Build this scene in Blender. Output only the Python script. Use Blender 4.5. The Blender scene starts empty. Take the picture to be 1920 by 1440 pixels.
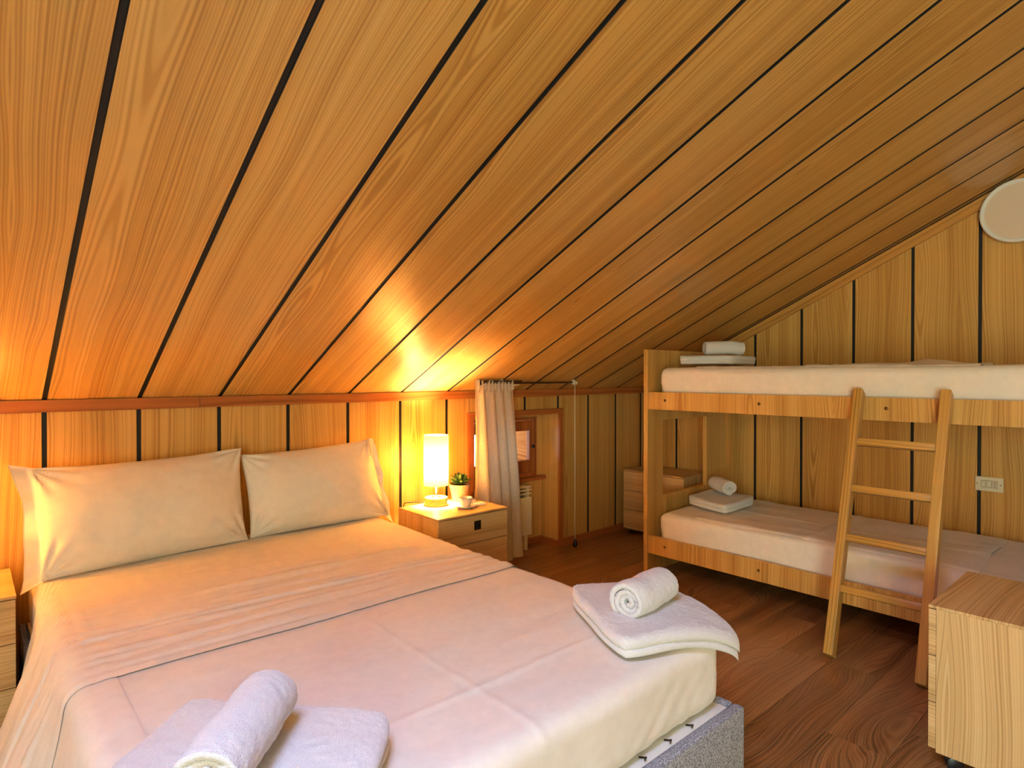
import bpy, bmesh, math, random
from mathutils import Vector, Matrix, noise
random.seed(7)
SC = bpy.context.scene
COL = SC.collection
PI = math.pi

# ------------------------------------------------------------------ camera
cam_d = bpy.data.cameras.new('camera')
cam = bpy.data.objects.new('camera', cam_d)
COL.objects.link(cam)
cam_d.sensor_fit = 'HORIZONTAL'
cam_d.sensor_width = 36.0
cam_d.lens = 36.0 * 1145.03 / 1920.0
cam_d.shift_y = -7.0 / 1920.0
cam_d.clip_start = 0.02
AX, PIT, HC = 0.8418, 0.0082, 1.2
F0 = Vector((math.cos(AX), math.sin(AX), 0))
FWD = (F0 * math.cos(PIT) - Vector((0, 0, math.sin(PIT)))).normalized()
RGT = Vector((math.sin(AX), -math.cos(AX), 0))
UPV = RGT.cross(FWD)
cam.matrix_world = Matrix(((RGT.x, UPV.x, -FWD.x, 0), (RGT.y, UPV.y, -FWD.y, 0),
                           (RGT.z, UPV.z, -FWD.z, HC), (0, 0, 0, 1)))
SC.camera = cam

# ------------------------------------------------------------------ world, daylight, exposure
SC.view_settings.view_transform = 'Standard'
SC.view_settings.look = 'None'
SC.view_settings.gamma = 1.0
SC.view_settings.use_curve_mapping = False
SC.view_settings.exposure = 1.36
SC.cycles.max_bounces = 6
SC.cycles.diffuse_bounces = 4
SC.cycles.glossy_bounces = 3
SC.cycles.transmission_bounces = 6
SC.cycles.transparent_max_bounces = 8
SC.cycles.sample_clamp_indirect = 60.0
SC.cycles.use_denoising = True
SC.cycles.use_light_tree = False
SC.cycles.adaptive_threshold = 0.04

wd = bpy.data.worlds.new('world')
SC.world = wd
wd.use_nodes = True
wd.node_tree.nodes['Background'].inputs[0].default_value = (0.72, 0.86, 1.0, 1)
wd.node_tree.nodes['Background'].inputs[1].default_value = 0.9


def area_light(name, loc, direction, sx, sy, power, color):
    d = bpy.data.lights.new(name, 'AREA')
    d.shape = 'RECTANGLE'
    d.size, d.size_y = sx, sy
    d.energy = power
    d.color = color
    o = bpy.data.objects.new(name, d)
    COL.objects.link(o)
    o.location = loc
    o.rotation_euler = Vector(direction).to_track_quat('-Z', 'Y').to_euler()
    return o


# daylight: invented unseen roof window (blue sky) and balcony door (garden), real knee-wall window
area_light('added_roof_daylight', (-0.254, 0.16, 2.744), (0, -0.437, -0.899), 0.84, 0.92, 46.0, (0.46, 0.57, 1.0))
area_light('added_balcony_daylight', (-2.03, -1.60, 1.0), (1, 0.0, 0.0), 1.36, 1.90, 48.0, (0.82, 1.0, 0.74))
area_light('knee_window_daylight', (2.695, 3.56, 0.72), (0, -1, -0.1), 0.55, 0.42, 0.35, (1.0, 0.92, 0.80))

# ------------------------------------------------------------------ key dimensions
YW = 2.970          # knee wall face
XG = 4.0817         # right gable face
XL = -2.0           # left gable
X0, SP = 0.2232, 0.3178     # first visible groove and board spacing
GAP = 0.014
ZC, SL = 1.0992, 0.4858     # ceiling height at the knee wall, slope
TH = math.atan(SL)
YR = -0.9           # ridge
ZR = ZC + SL * (YW - YR)
YB = -2.9           # rear wall


def ceil_z(y):
    return ZC + SL * (YW - y) if y > YR else ZR - SL * (YR - y)


# ------------------------------------------------------------------ materials
def srgb(r, g, b):
    def f(c):
        c /= 255.0
        return c / 12.92 if c <= 0.04045 else ((c + 0.055) / 1.055) ** 2.4
    return (f(r), f(g), f(b), 1.0)


class NT:
    def __init__(self, name):
        self.m = bpy.data.materials.new(name)
        self.m.use_nodes = True
        self.t = self.m.node_tree
        self.n = self.t.nodes
        self.b = self.n['Principled BSDF']

    def node(self, kind, **kw):
        nd = self.n.new(kind)
        for k, v in kw.items():
            setattr(nd, k, v)
        return nd

    def link(self, a, b):
        self.t.links.new(a, b)

    def math(self, op, a, b=None, c=None):
        nd = self.node('ShaderNodeMath', operation=op)
        for i, v in enumerate((a, b, c)):
            if v is None:
                continue
            if isinstance(v, (int, float)):
                nd.inputs[i].default_value = v
            else:
                self.link(v, nd.inputs[i])
        return nd.outputs[0]

    def comb(self, x, y, z):
        nd = self.node('ShaderNodeCombineXYZ')
        for i, v in enumerate((x, y, z)):
            if isinstance(v, (int, float)):
                nd.inputs[i].default_value = v
            else:
                self.link(v, nd.inputs[i])
        return nd.outputs[0]

    def noise(self, vec, scale, detail=2.0, rough=0.5):
        nd = self.node('ShaderNodeTexNoise')
        nd.inputs['Scale'].default_value = scale
        nd.inputs['Detail'].default_value = detail
        nd.inputs['Roughness'].default_value = rough
        self.link(vec, nd.inputs['Vector'])
        return nd.outputs[0]

    def ramp(self, fac, stops):
        nd = self.node('ShaderNodeValToRGB')
        cr = nd.color_ramp
        while len(cr.elements) > 1:
            cr.elements.remove(cr.elements[-1])
        cr.elements[0].position = stops[0][0]
        cr.elements[0].color = stops[0][1]
        for p, c in stops[1:]:
            e = cr.elements.new(p)
            e.color = c
        self.link(fac, nd.inputs[0])
        return nd.outputs[0]


def plain(name, color, rough=0.5, metal=0.0, spec=0.5, sheen=0.0):
    t = NT(name)
    t.b.inputs['Base Color'].default_value = color
    t.b.inputs['Roughness'].default_value = rough
    t.b.inputs['Metallic'].default_value = metal
    t.b.inputs['Specular IOR Level'].default_value = spec
    # slight procedural tone variation
    tc = t.node('ShaderNodeTexCoord')
    nz = t.noise(tc.outputs['Object'], 14.0, 3.0)
    mx = t.node('ShaderNodeMix', data_type='RGBA')
    mx.inputs[6].default_value = tuple(c * 0.93 for c in color[:3]) + (1,)
    mx.inputs[7].default_value = color
    t.link(nz, mx.inputs[0])
    t.link(mx.outputs[2], t.b.inputs['Base Color'])
    if sheen:
        t.b.inputs['Sheen Weight'].default_value = sheen
    return t.m


def wood(name, along, stops, freq=125.0, amp=4.5, period=0.19, rough=0.36, vscale=1.0,
         spec=0.5, fine=1.0, lo=0.17, hi=0.66, uscale=4.0, wts=(1.0, 1.0)):
    """laminate / veneer: straight grain at the sides, cathedral arches in the middle of a board"""
    t = NT(name)
    tc = t.node('ShaderNodeTexCoord')
    oi = t.node('ShaderNodeObjectInfo')
    rnd = oi.outputs['Random']
    sp = t.node('ShaderNodeSeparateXYZ')
    t.link(tc.outputs['Object'], sp.inputs[0])
    ax = {'X': 0, 'Y': 1, 'Z': 2}[along]
    others = [i for i in range(3) if i != ax]
    u = t.math('ADD', t.math('MULTIPLY', sp.outputs[others[0]], wts[0]), t.math('MULTIPLY', sp.outputs[others[1]], wts[1]))
    v = sp.outputs[ax]
    r50 = t.math('MULTIPLY', rnd, 53.0)
    vv = t.math('ADD', t.math('MULTIPLY', v, vscale), t.math('MULTIPLY', rnd, 17.0))
    uo = t.math('ADD', u, t.math('MULTIPLY', t.math('FRACT', t.math('MULTIPLY', rnd, 7.31)), 0.16))
    wob = t.noise(t.comb(t.math('MULTIPLY', vv, 1.1), r50, 0.0), 1.0, 0.0)
    uw = t.math('ADD', uo, t.math('MULTIPLY', t.math('SUBTRACT', wob, 0.5), 0.05))
    d = t.math('PINGPONG', t.math('ADD', uw, 5.0 * period * 2 + period * 0.3), period)
    d = t.math('SQRT', t.math('ADD', t.math('MULTIPLY', d, d), 0.0009))
    n1 = t.noise(t.comb(t.math('MULTIPLY', uo, uscale), t.math('MULTIPLY', vv, 1.3), r50), 1.0, 1.0, 0.4)
    g = t.math('ADD', t.math('MULTIPLY', d, freq), t.math('MULTIPLY', n1, amp * 2.0))
    rn = t.node('ShaderNodeTexNoise', noise_dimensions='1D')
    rn.inputs['Scale'].default_value = 1.5
    rn.inputs['Detail'].default_value = 0.0
    t.link(g, rn.inputs['W'])
    rm = t.node('ShaderNodeMapRange')
    rm.inputs[1].default_value = 0.25
    rm.inputs[2].default_value = 0.68
    t.link(rn.outputs[0], rm.inputs[0])
    ring = rm.outputs[0]
    broad = t.noise(t.comb(t.math('MULTIPLY', uo, 15.0), t.math('MULTIPLY', vv, 0.22), r50), 1.0, 2.0, 0.5)
    val = t.math('ADD', t.math('MULTIPLY', ring, 0.20 * fine), t.math('MULTIPLY', broad, 0.55))
    tone = t.math('MULTIPLY', t.math('SUBTRACT', rnd, 0.5), 0.05)
    val = t.math('ADD', val, tone)
    mr = t.node('ShaderNodeMapRange')
    mr.inputs[1].default_value = lo
    mr.inputs[2].default_value = hi
    t.link(val, mr.inputs[0])
    c = t.ramp(mr.outputs[0], stops)
    t.link(c, t.b.inputs['Base Color'])
    t.b.inputs['Roughness'].default_value = rough
    t.b.inputs['Specular IOR Level'].default_value = spec
    return t.m


LAM = [(0.0, srgb(172, 120, 54)), (0.5, srgb(212, 164, 88)), (1.0, srgb(232, 190, 116))]
CAB = [(0.0, srgb(178, 134, 80)), (0.5, srgb(216, 176, 118)), (1.0, srgb(234, 202, 150))]
PINE = [(0.0, srgb(135, 72, 28)), (0.5, srgb(178, 104, 48)), (1.0, srgb(198, 126, 64))]
OAK = [(0.0, srgb(88, 56, 30)), (0.4, srgb(144, 100, 60)), (0.75, srgb(172, 126, 80)), (1.0, srgb(190, 148, 100))]
LAD = [(0.0, srgb(150, 102, 40)), (0.5, srgb(198, 148, 70)), (1.0, srgb(218, 174, 96))]

M = {}
M['board'] = wood('laminate_board', 'Z', LAM)
M['board_ceiling'] = wood('laminate_ceiling_board', 'Z', LAM, rough=0.30)
M['cab_v'] = wood('cabinet_veneer_vertical', 'Z', CAB, period=0.23)
M['cab_x'] = wood('cabinet_veneer_drawer', 'X', CAB, period=0.23, wts=(0.05, 1.0))
M['cab_top'] = wood('cabinet_veneer_top', 'X', CAB, period=0.23, wts=(1.0, 0.05))
M['bunk_v'] = wood('bunk_veneer', 'Z', LAM, period=0.21)
M['trim_x'] = wood('trim_pine_x', 'X', PINE, freq=60, amp=1.0)
M['trim_y'] = wood('trim_pine_y', 'Y', PINE, freq=60, amp=1.0)
M['trim_z'] = wood('trim_pine_z', 'Z', PINE, freq=60, amp=1.0)
M['trim_g'] = wood('trim_gable', 'Z', [(0.0, srgb(176, 122, 56)), (0.5, srgb(212, 156, 80)), (1.0, srgb(226, 174, 98))], freq=60, amp=1.0)
M['lit_lining'] = wood('sunlight_tinted_pine', 'Y', [(0.0, srgb(176, 108, 56)), (0.5, srgb(222, 160, 98)), (1.0, srgb(238, 184, 124))], freq=50, amp=3.0, rough=0.9, spec=0.0)  # paler copy of the trim pine, warm outside sunlight put into its colour
M['floor'] = wood('oak_floor', 'X', OAK, freq=120, amp=15.0, period=0.30, vscale=1.2, rough=0.30, uscale=5.0, lo=0.15, hi=0.66)
M['ladder_z'] = wood('ladder_wood_stile', 'Z', LAD, freq=120, amp=2.2, period=0.06)
M['ladder_y'] = wood('ladder_wood_rung', 'Y', LAD, freq=120, amp=2.2, period=0.06)
M['lamp_wood'] = wood('lamp_base_wood', 'X', LAD, freq=120, amp=1.5)
M['groove'] = plain('dark_groove', (0.006, 0.007, 0.006, 1), 0.6)
M['slab'] = plain('slab_grey', srgb(70, 55, 42), 0.8)
M['black'] = plain('black_plastic', srgb(24, 25, 30), 0.35)
M['dark_metal'] = plain('dark_metal', srgb(70, 62, 52), 0.35, 0.9)
M['brass'] = plain('brass_screw', srgb(120, 84, 44), 0.35, 0.8)
M['chrome'] = plain('chrome', srgb(210, 205, 200), 0.15, 1.0)
M['ivory'] = plain('ivory_plastic', srgb(232, 224, 196), 0.35)
M['white_paint'] = plain('white_paint', srgb(236, 236, 230), 0.4)
M['porcelain'] = plain('porcelain', srgb(240, 234, 226), 0.12)
M['brown_metal'] = plain('brown_rod', srgb(92, 68, 46), 0.3, 0.6)
M['dark_wood'] = plain('dark_wood', srgb(46, 22, 16), 0.3)
M['coffee'] = plain('coffee', srgb(205, 175, 150), 0.3)
M['soil'] = plain('soil', srgb(60, 40, 28), 0.9)


def fabric(name, color, scale, strength, dist=0.001, rough=0.85, sheen=0.15, detail=4.0, second=None):
    t = NT(name)
    tc = t.node('ShaderNodeTexCoord')
    nz = t.noise(tc.outputs['Object'], scale, detail, 0.6)
    if second is None:
        second = tuple(c * 0.95 for c in color[:3]) + (1,)
    c = t.ramp(nz, [(0.36, second), (0.64, color)])
    t.link(c, t.b.inputs['Base Color'])
    t.b.inputs['Roughness'].default_value = rough
    t.b.inputs['Specular IOR Level'].default_value = 0.2
    t.b.inputs['Sheen Weight'].default_value = sheen
    bp = t.node('ShaderNodeBump')
    bp.inputs['Strength'].default_value = strength
    bp.inputs['Distance'].default_value = dist
    t.link(nz, bp.inputs['Height'])
    t.link(bp.outputs[0], t.b.inputs['Normal'])
    return t.m


M['cotton'] = fabric('white_cotton', srgb(236, 228, 216), 30, 0.10, 0.002)
M['terry'] = fabric('white_terry', srgb(242, 240, 238), 480, 1.0, 0.003, sheen=0.5, detail=2, second=srgb(226, 224, 224))
M['upholstery'] = fabric('grey_upholstery', srgb(196, 198, 206), 230, 0.8, 0.002, second=srgb(84, 88, 98), detail=5)

t = NT('curtain_cotton')
tr = t.node('ShaderNodeBsdfTranslucent')
df = t.node('ShaderNodeBsdfDiffuse')
mx = t.node('ShaderNodeMixShader')
tc = t.node('ShaderNodeTexCoord')
cc = t.ramp(t.noise(tc.outputs['Object'], 120, 3), [(0.3, srgb(226, 214, 192)), (0.7, srgb(238, 228, 208))])
t.link(cc, tr.inputs[0]); t.link(cc, df.inputs[0])
mx.inputs[0].default_value = 0.45
t.link(df.outputs[0], mx.inputs[1]); t.link(tr.outputs[0], mx.inputs[2])
t.link(mx.outputs[0], t.n['Material Output'].inputs[0])
M['curtain'] = t.m

t = NT('lamp_shade_linen')
tr = t.node('ShaderNodeBsdfTranslucent')
df = t.node('ShaderNodeBsdfDiffuse')
mx = t.node('ShaderNodeMixShader')
tc = t.node('ShaderNodeTexCoord')
cc = t.ramp(t.noise(tc.outputs['Object'], 300, 2), [(0.3, srgb(186, 170, 128)), (0.7, srgb(192, 178, 138))])
t.link(cc, tr.inputs[0]); t.link(cc, df.inputs[0])
mx.inputs[0].default_value = 0.55
t.link(df.outputs[0], mx.inputs[1]); t.link(tr.outputs[0], mx.inputs[2])
t.link(mx.outputs[0], t.n['Material Output'].inputs[0])
M['shade'] = t.m

t = NT('window_glass')
tp = t.node('ShaderNodeBsdfTransparent')
gl = t.node('ShaderNodeBsdfGlossy')
gl.inputs['Roughness'].default_value = 0.02
mx = t.node('ShaderNodeMixShader')
mx.inputs[0].default_value = 0.05; t.link(tp.outputs[0], mx.inputs[1]); t.link(gl.outputs[0], mx.inputs[2])
t.link(mx.outputs[0], t.n['Material Output'].inputs[0])
M['glass'] = t.m

t = NT('terracotta_white')
tc = t.node('ShaderNodeTexCoord')
sp = t.node('ShaderNodeSeparateXYZ')
t.link(tc.outputs['Object'], sp.inputs[0])
nz = t.noise(t.comb(sp.outputs[0], sp.outputs[1], t.math('MULTIPLY', sp.outputs[2], 8.0)), 40, 3)
t.link(t.ramp(nz, [(0.35, srgb(188, 150, 112)), (0.65, srgb(222, 192, 158))]), t.b.inputs['Base Color'])
t.b.inputs['Roughness'].default_value = 0.8
M['pot'] = t.m

t = NT('succulent_leaf')
oi = t.node('ShaderNodeObjectInfo')
tc = t.node('ShaderNodeTexCoord')
nz = t.noise(tc.outputs['Object'], 60, 2)
t.link(t.ramp(t.math('ADD', t.math('MULTIPLY', nz, 0.5), t.math('MULTIPLY', oi.outputs['Random'], 0.5)),
              [(0.2, srgb(40, 72, 34)), (0.6, srgb(78, 118, 52)), (0.9, srgb(124, 156, 84))]), t.b.inputs['Base Color'])
t.b.inputs['Roughness'].default_value = 0.35
M['leaf'] = t.m

# ------------------------------------------------------------------ mesh helpers


def mesh_obj(name, verts, faces, mat, parent=None, smooth=False, loc=None, rot=None):
    me = bpy.data.meshes.new(name)
    me.from_pydata([tuple(v) for v in verts], [], faces)
    me.update()
    if mat:
        me.materials.append(mat)
    if smooth:
        me.polygons.foreach_set('use_smooth', [True] * len(me.polygons))
    o = bpy.data.objects.new(name, me)
    COL.objects.link(o)
    if parent:
        o.parent = parent
    if loc is not None:
        o.location = loc
    if rot is not None:
        o.rotation_euler = rot
    return o


def inst(o, parent, loc, rot=None, scale=None):
    c = o.copy()
    COL.objects.link(c)
    c.parent = parent
    c.location = loc
    if rot is not None:
        c.rotation_euler = rot
    if scale is not None:
        c.scale = scale
    return c


class MB:
    """collects geometry of ONE part"""

    def __init__(self):
        self.v = []
        self.f = []

    def add(self, verts, faces):
        n = len(self.v)
        self.v += [tuple(p) for p in verts]
        self.f += [tuple(i + n for i in fc) for fc in faces]
        return self

    def box(self, x0, x1, y0, y1, z0, z1, b=0.0):
        if b <= 0:
            vs = [(x, y, z) for x in (x0, x1) for y in (y0, y1) for z in (z0, z1)]
            fs = [(0, 1, 3, 2), (4, 6, 7, 5), (0, 4, 5, 1), (2, 3, 7, 6), (0, 2, 6, 4), (1, 5, 7, 3)]
            return self.add(vs, fs)
        bm = bmesh.new()
        bmesh.ops.create_cube(bm, size=1.0)
        for vt in bm.verts:
            vt.co = Vector(((x0 + x1) / 2 + vt.co.x * (x1 - x0), (y0 + y1) / 2 + vt.co.y * (y1 - y0),
                            (z0 + z1) / 2 + vt.co.z * (z1 - z0)))
        bmesh.ops.bevel(bm, geom=list(bm.edges), offset=b, segments=2, affect='EDGES', profile=0.6)
        bm.verts.index_update()
        self.add([vt.co.copy() for vt in bm.verts], [[vt.index for vt in fc.verts] for fc in bm.faces])
        bm.free()
        return self

    def tube(self, pts, r, seg=8, cap=True):
        pts = [Vector(p) for p in pts]
        rs = r if isinstance(r, (list, tuple)) else [r] * len(pts)
        vs, fs = [], []
        prev = None
        for i, p in enumerate(pts):
            d = (pts[min(i + 1, len(pts) - 1)] - pts[max(i - 1, 0)]).normalized()
            if prev is None:
                a = d.orthogonal().normalized()
            else:
                a = (prev - d * prev.dot(d)).normalized()
            prev = a
            b = d.cross(a)
            for k in range(seg):
                an = 2 * PI * k / seg
                vs.append(p + (a * math.cos(an) + b * math.sin(an)) * rs[i])
        for i in range(len(pts) - 1):
            for k in range(seg):
                k2 = (k + 1) % seg
                fs.append((i * seg + k, i * seg + k2, (i + 1) * seg + k2, (i + 1) * seg + k))
        if cap:
            fs.append(tuple(reversed(range(seg))))
            fs.append(tuple(range((len(pts) - 1) * seg, len(pts) * seg)))
        return self.add(vs, fs)

    def lathe(self, prof, seg=24, cx=0, cy=0):
        vs, fs = [], []
        for r, z in prof:
            for k in range(seg):
                an = 2 * PI * k / seg
                vs.append((cx + r * math.cos(an), cy + r * math.sin(an), z))
        for i in range(len(prof) - 1):
            for k in range(seg):
                k2 = (k + 1) % seg
                fs.append((i * seg + k, i * seg + k2, (i + 1) * seg + k2, (i + 1) * seg + k))
        return self.add(vs, fs)

    def prism(self, poly, y0, y1):
        """polygon in x,z extruded along y"""
        n = len(poly)
        vs = [(x, y0, z) for x, z in poly] + [(x, y1, z) for x, z in poly]
        fs = [tuple(range(n)), tuple(reversed(range(n, 2 * n)))]
        for i in range(n):
            j = (i + 1) % n
            fs.append((j, i, n + i, n + j))
        return self.add(vs, fs)

    def obj(self, name, mat, parent=None, smooth=False, loc=None, rot=None, auto=False):
        o = mesh_obj(name, self.v, self.f, mat, parent, smooth or auto, loc, rot)
        if auto:
            me = o.data
            bm = bmesh.new()
            bm.from_mesh(me)
            for e in bm.edges:
                if len(e.link_faces) == 2 and e.calc_face_angle(0) > 0.6:
                    e.smooth = False
            bm.to_mesh(me)
            bm.free()
        return o


def fix_normals(o):
    bm = bmesh.new()
    bm.from_mesh(o.data)
    bmesh.ops.recalc_face_normals(bm, faces=bm.faces)
    bm.to_mesh(o.data)
    bm.free()
    return o


def tag(o, label=None, cat=None, group=None, kind=None):
    if label:
        o['label'] = label
    if cat:
        o['category'] = cat
    if group:
        o['group'] = group
    if kind:
        o['kind'] = kind
    return o


def thing(name, label, cat, loc=(0, 0, 0), rz=0.0, group=None):
    o = bpy.data.objects.new(name, None)
    o.empty_display_size = 0.1
    COL.objects.link(o)
    o.location = loc
    o.rotation_euler = (0, 0, rz)
    return tag(o, label, cat, group)


def grid_faces(nu, nv, off=0, wrap=False):
    fs = []
    for j in range(nv - 1):
        for i in range(nu - (0 if wrap else 1)):
            a = off + j * nu + i
            b = off + j * nu + (i + 1) % nu
            fs.append((a, b, b + nu, a + nu))
    return fs


def nz(x, y, z=0.0):
    return noise.noise(Vector((x, y, z)))


def board_poly(w, zb0, zt0, zb1, zt1, th, ch=0.0015):
    """board with chamfered front long edges; local X across, Z along, front at y=0, back at y=th.
    zb0/zt0 bottom and top at the left edge, zb1/zt1 at the right edge"""
    prof = [(-w / 2, th), (-w / 2, ch), (-w / 2 + ch, 0), (w / 2 - ch, 0), (w / 2, ch), (w / 2, th)]
    vs = []
    for x, y in prof:
        k = (x + w / 2) / w
        vs.append((x, y, zb0 + (zb1 - zb0) * k))
    for x, y in prof:
        k = (x + w / 2) / w
        vs.append((x, y, zt0 + (zt1 - zt0) * k))
    n = 6
    fs = [tuple(reversed(range(n))), tuple(range(n, 2 * n))]
    for i in range(n):
        j = (i + 1) % n
        fs.append((i, j, n + j, n + i))
    return vs, fs


def board_obj(vs, fs, mat, parent, loc, rot=None):
    """wall or ceiling board: veneered face, dark painted long edges"""
    o = mesh_obj('board', vs, fs, mat, parent, loc=loc, rot=rot)
    o.data.materials.append(M['groove'])
    for k in (2, 3, 5, 6):
        o.data.polygons[k].material_index = 1
    return o


# ================================================================== THE SHELL
# ---- floor
fl = MB().box(XL - 0.1, XG + 0.12, YB - 0.1, YW + 0.28, -0.06, -0.012).obj('floor', M['slab'])
tag(fl, 'brown oak plank floor', kind='structure')
PW, PL = 0.193, 1.29
pm = MB().box(-PL / 2 + 0.0007, PL / 2 - 0.0007, -PW / 2 + 0.0006, PW / 2 - 0.0006, -0.012, 0.0, 0.0012)
first = None
joint = {3: 2.151, 4: 2.70, 6: 3.053}
row = 0
y = 0.632 - 3 * PW
for k in range(16):
    ya = y + k * PW
    if ya > YW + 0.16:
        break
    off = joint.get(k, (k * 0.4137 * PL) % PL)
    xs = off - PL * 6
    while xs < XG + 0.05:
        xc = xs + PL / 2
        if xc > -2.4:
            if first is None:
                first = pm.obj('plank', M['floor'], fl, loc=(xc, ya + PW / 2, 0))
            else:
                inst(first, fl, (xc, ya + PW / 2, 0))
        xs += PL
MB().box(XL - 0.05, XG + 0.1, YB, 0.632 - 3 * PW, -0.012, 0.0).obj('plank', M['floor'], fl)

# ---- knee wall (wall_back)
wb = MB().box(XL - 0.1, 2.30, YW + 0.004, YW + 0.16, -0.02, ZC + 0.06).box(3.10, XG + 0.1, YW + 0.004, YW + 0.16, -0.02, ZC + 0.06) \
    .box(2.30, 3.10, YW + 0.004, YW + 0.16, 0.955, ZC + 0.06).obj('wall_back', M['groove'])
tag(wb, 'low knee wall of vertical wood boards with dark grooves', kind='structure')
ztop = ZC + 0.01
NX0, NX1, NZ = 2.326, 3.083, 0.934     # window niche


def knee_board(xa, xb, za, zb):
    vs, fs = board_poly(xb - xa, za, zb, za, zb, 0.004)
    board_obj(vs, fs, M['board'], wb, loc=((xa + xb) / 2, YW, 0))


for n in range(-8, 13):
    xa = X0 + SP * n + GAP / 2
    xb = min(X0 + SP * (n + 1) - GAP / 2, XG)
    if xb - xa < 0.01:
        continue
    if xb < NX0 or xa > NX1 - 0.01:
        knee_board(xa, xb, 0.0, ztop)
    else:
        if xa < NX0:
            knee_board(xa, 2.30, 0.0, ztop)
            knee_board(2.30, xb, 0.95, ztop)
        else:
            knee_board(xa, xb, 0.95, ztop)

# niche lining, casing, window
lin = MB().box(NX1, NX1 + 0.03, YW - 0.001, 3.15, 0.0, 0.96).obj('trim_1', M['board'])
tag(lin, 'light wood lining of the right side of the window niche', kind='structure')
lin = MB().box(NX0 - 0.03, NX0, YW - 0.001, 3.15, 0.0, 0.96).obj('trim_2', M['board'])
tag(lin, 'light wood lining of the left side of the window niche', kind='structure')
lin = MB().box(NX0, NX1, YW - 0.001, 3.15, NZ, NZ + 0.03).obj('trim_3', M['trim_x'])
tag(lin, 'wood soffit of the window niche', kind='structure')
nb = MB().box(NX0, NX1, 3.134, 3.16, 0.0, 0.47).box(NX0, NX1, 3.134, 3.16, 0.905, 0.96) \
    .box(3.03, NX1, 3.134, 3.16, 0.47, 0.905).box(NX0, 2.36, 3.134, 3.16, 0.47, 0.905).obj('wall_niche', M['board'])
tag(nb, 'wood panel wall at the back of the window niche', kind='structure')
cs = MB().box(2.281, 3.12, YW - 0.020, YW, 0.934, 0.970, 0.002).obj('trim_4', M['trim_x'])
tag(cs, 'reddish wood head casing over the window niche', kind='structure')
cs = MB().box(3.083, 3.12, YW - 0.018, YW, 0.0, 0.934, 0.002).obj('trim_5', M['trim_z'])
tag(cs, 'reddish wood casing on the right of the window niche', kind='structure')
cs = MB().box(2.281, NX0, YW - 0.018, YW, 0.0, 0.934, 0.002).obj('trim_6', M['trim_z'])
tag(cs, 'wood casing on the left of the window niche', kind='structure')
sl = MB().box(NX0, NX1, 3.085, 3.16, 0.461, 0.488, 0.003).obj('trim_7', M['trim_x'])
tag(sl, 'reddish wood sill under the small window', kind='structure')
# window: fixed frame, two casements with panes, knob
wn = MB().box(2.36, 2.39, 3.128, 3.165, 0.488, 0.905, 0.002).box(2.998, 3.03, 3.128, 3.165, 0.488, 0.905, 0.002) \
    .box(2.39, 2.998, 3.128, 3.165, 0.488, 0.515).box(2.39, 2.998, 3.128, 3.165, 0.885, 0.905).obj('window_1', M['trim_z'])
tag(wn, 'small red-brown wood window in the knee wall niche', kind='structure')
for xa, xb in ((2.393, 2.692), (2.696, 2.995)):
    sash = MB().box(xa, xa + 0.045, 3.118, 3.15, 0.518, 0.882, 0.003).box(xb - 0.045, xb, 3.118, 3.15, 0.518, 0.882, 0.003) \
        .box(xa + 0.045, xb - 0.045, 3.118, 3.15, 0.518, 0.605, 0.003) \
        .box(xa + 0.045, xb - 0.045, 3.118, 3.15, 0.812, 0.882, 0.003).obj('casement', M['trim_z'], wn)
    MB().box(xa + 0.044, xb - 0.044, 3.132, 3.135, 0.604, 0.813).obj('pane', M['glass'], sash)
MB().lathe([(0, -0.012), (0.011, -0.008), (0.012, 0.0), (0.006, 0.008), (0.005, 0.02)], 12) \
    .obj('knob', M['black'], wn, True, loc=(2.972, 3.105, 0.70), rot=(-PI / 2, 0, 0))
# outer embrasure of the roof window
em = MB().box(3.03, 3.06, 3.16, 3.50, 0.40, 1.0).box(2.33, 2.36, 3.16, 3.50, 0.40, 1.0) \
    .box(2.36, 3.03, 3.16, 3.50, 0.40, 0.47).box(2.36, 3.03, 3.16, 3.50, 0.905, 0.94).obj('trim_8', M['lit_lining'])
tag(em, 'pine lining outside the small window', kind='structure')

# trim between knee wall and ceiling, in two lengths
for nm, xa, xb, lb in (('trim_9', XL, 0.773, 'wood cornice strip under the sloped ceiling, left length'),
                       ('trim_10', 0.7745, XG, 'wood cornice strip under the sloped ceiling, right length')):
    o = MB().box(xa, xb, YW - 0.022, YW, 1.057, 1.1045, 0.0015).obj(nm, M['trim_x'])
    tag(o, lb, kind='structure')
# baseboards
for nm, xa, xb in (('baseboard_left', XL, 2.281), ('baseboard_right', 3.12, XG)):
    o = MB().box(xa, xb, YW - 0.013, YW, 0.0, 0.05, 0.002).obj(nm, M['trim_x'])
    tag(o, 'reddish wood baseboard along the knee wall', kind='structure')
o = MB().box(NX0, NX1, 3.12, 3.134, 0.0, 0.05, 0.002).obj('baseboard_niche', M['trim_x'])
tag(o, 'reddish wood baseboard inside the window niche', kind='structure')
o = MB().box(NX1 - 0.012, NX1, YW, 3.12, 0.0, 0.045, 0.002).obj('baseboard_reveal', M['trim_y'])
tag(o, 'reddish wood baseboard on the niche side', kind='structure')

# ---- ceiling
LEN = (YW - YR) / math.cos(TH)
SX0, SX1, SY0, SY1 = X0 - 3 * SP, X0, -0.32, 0.64      # invented roof window, unseen above the viewer, lights the bed foot


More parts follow.
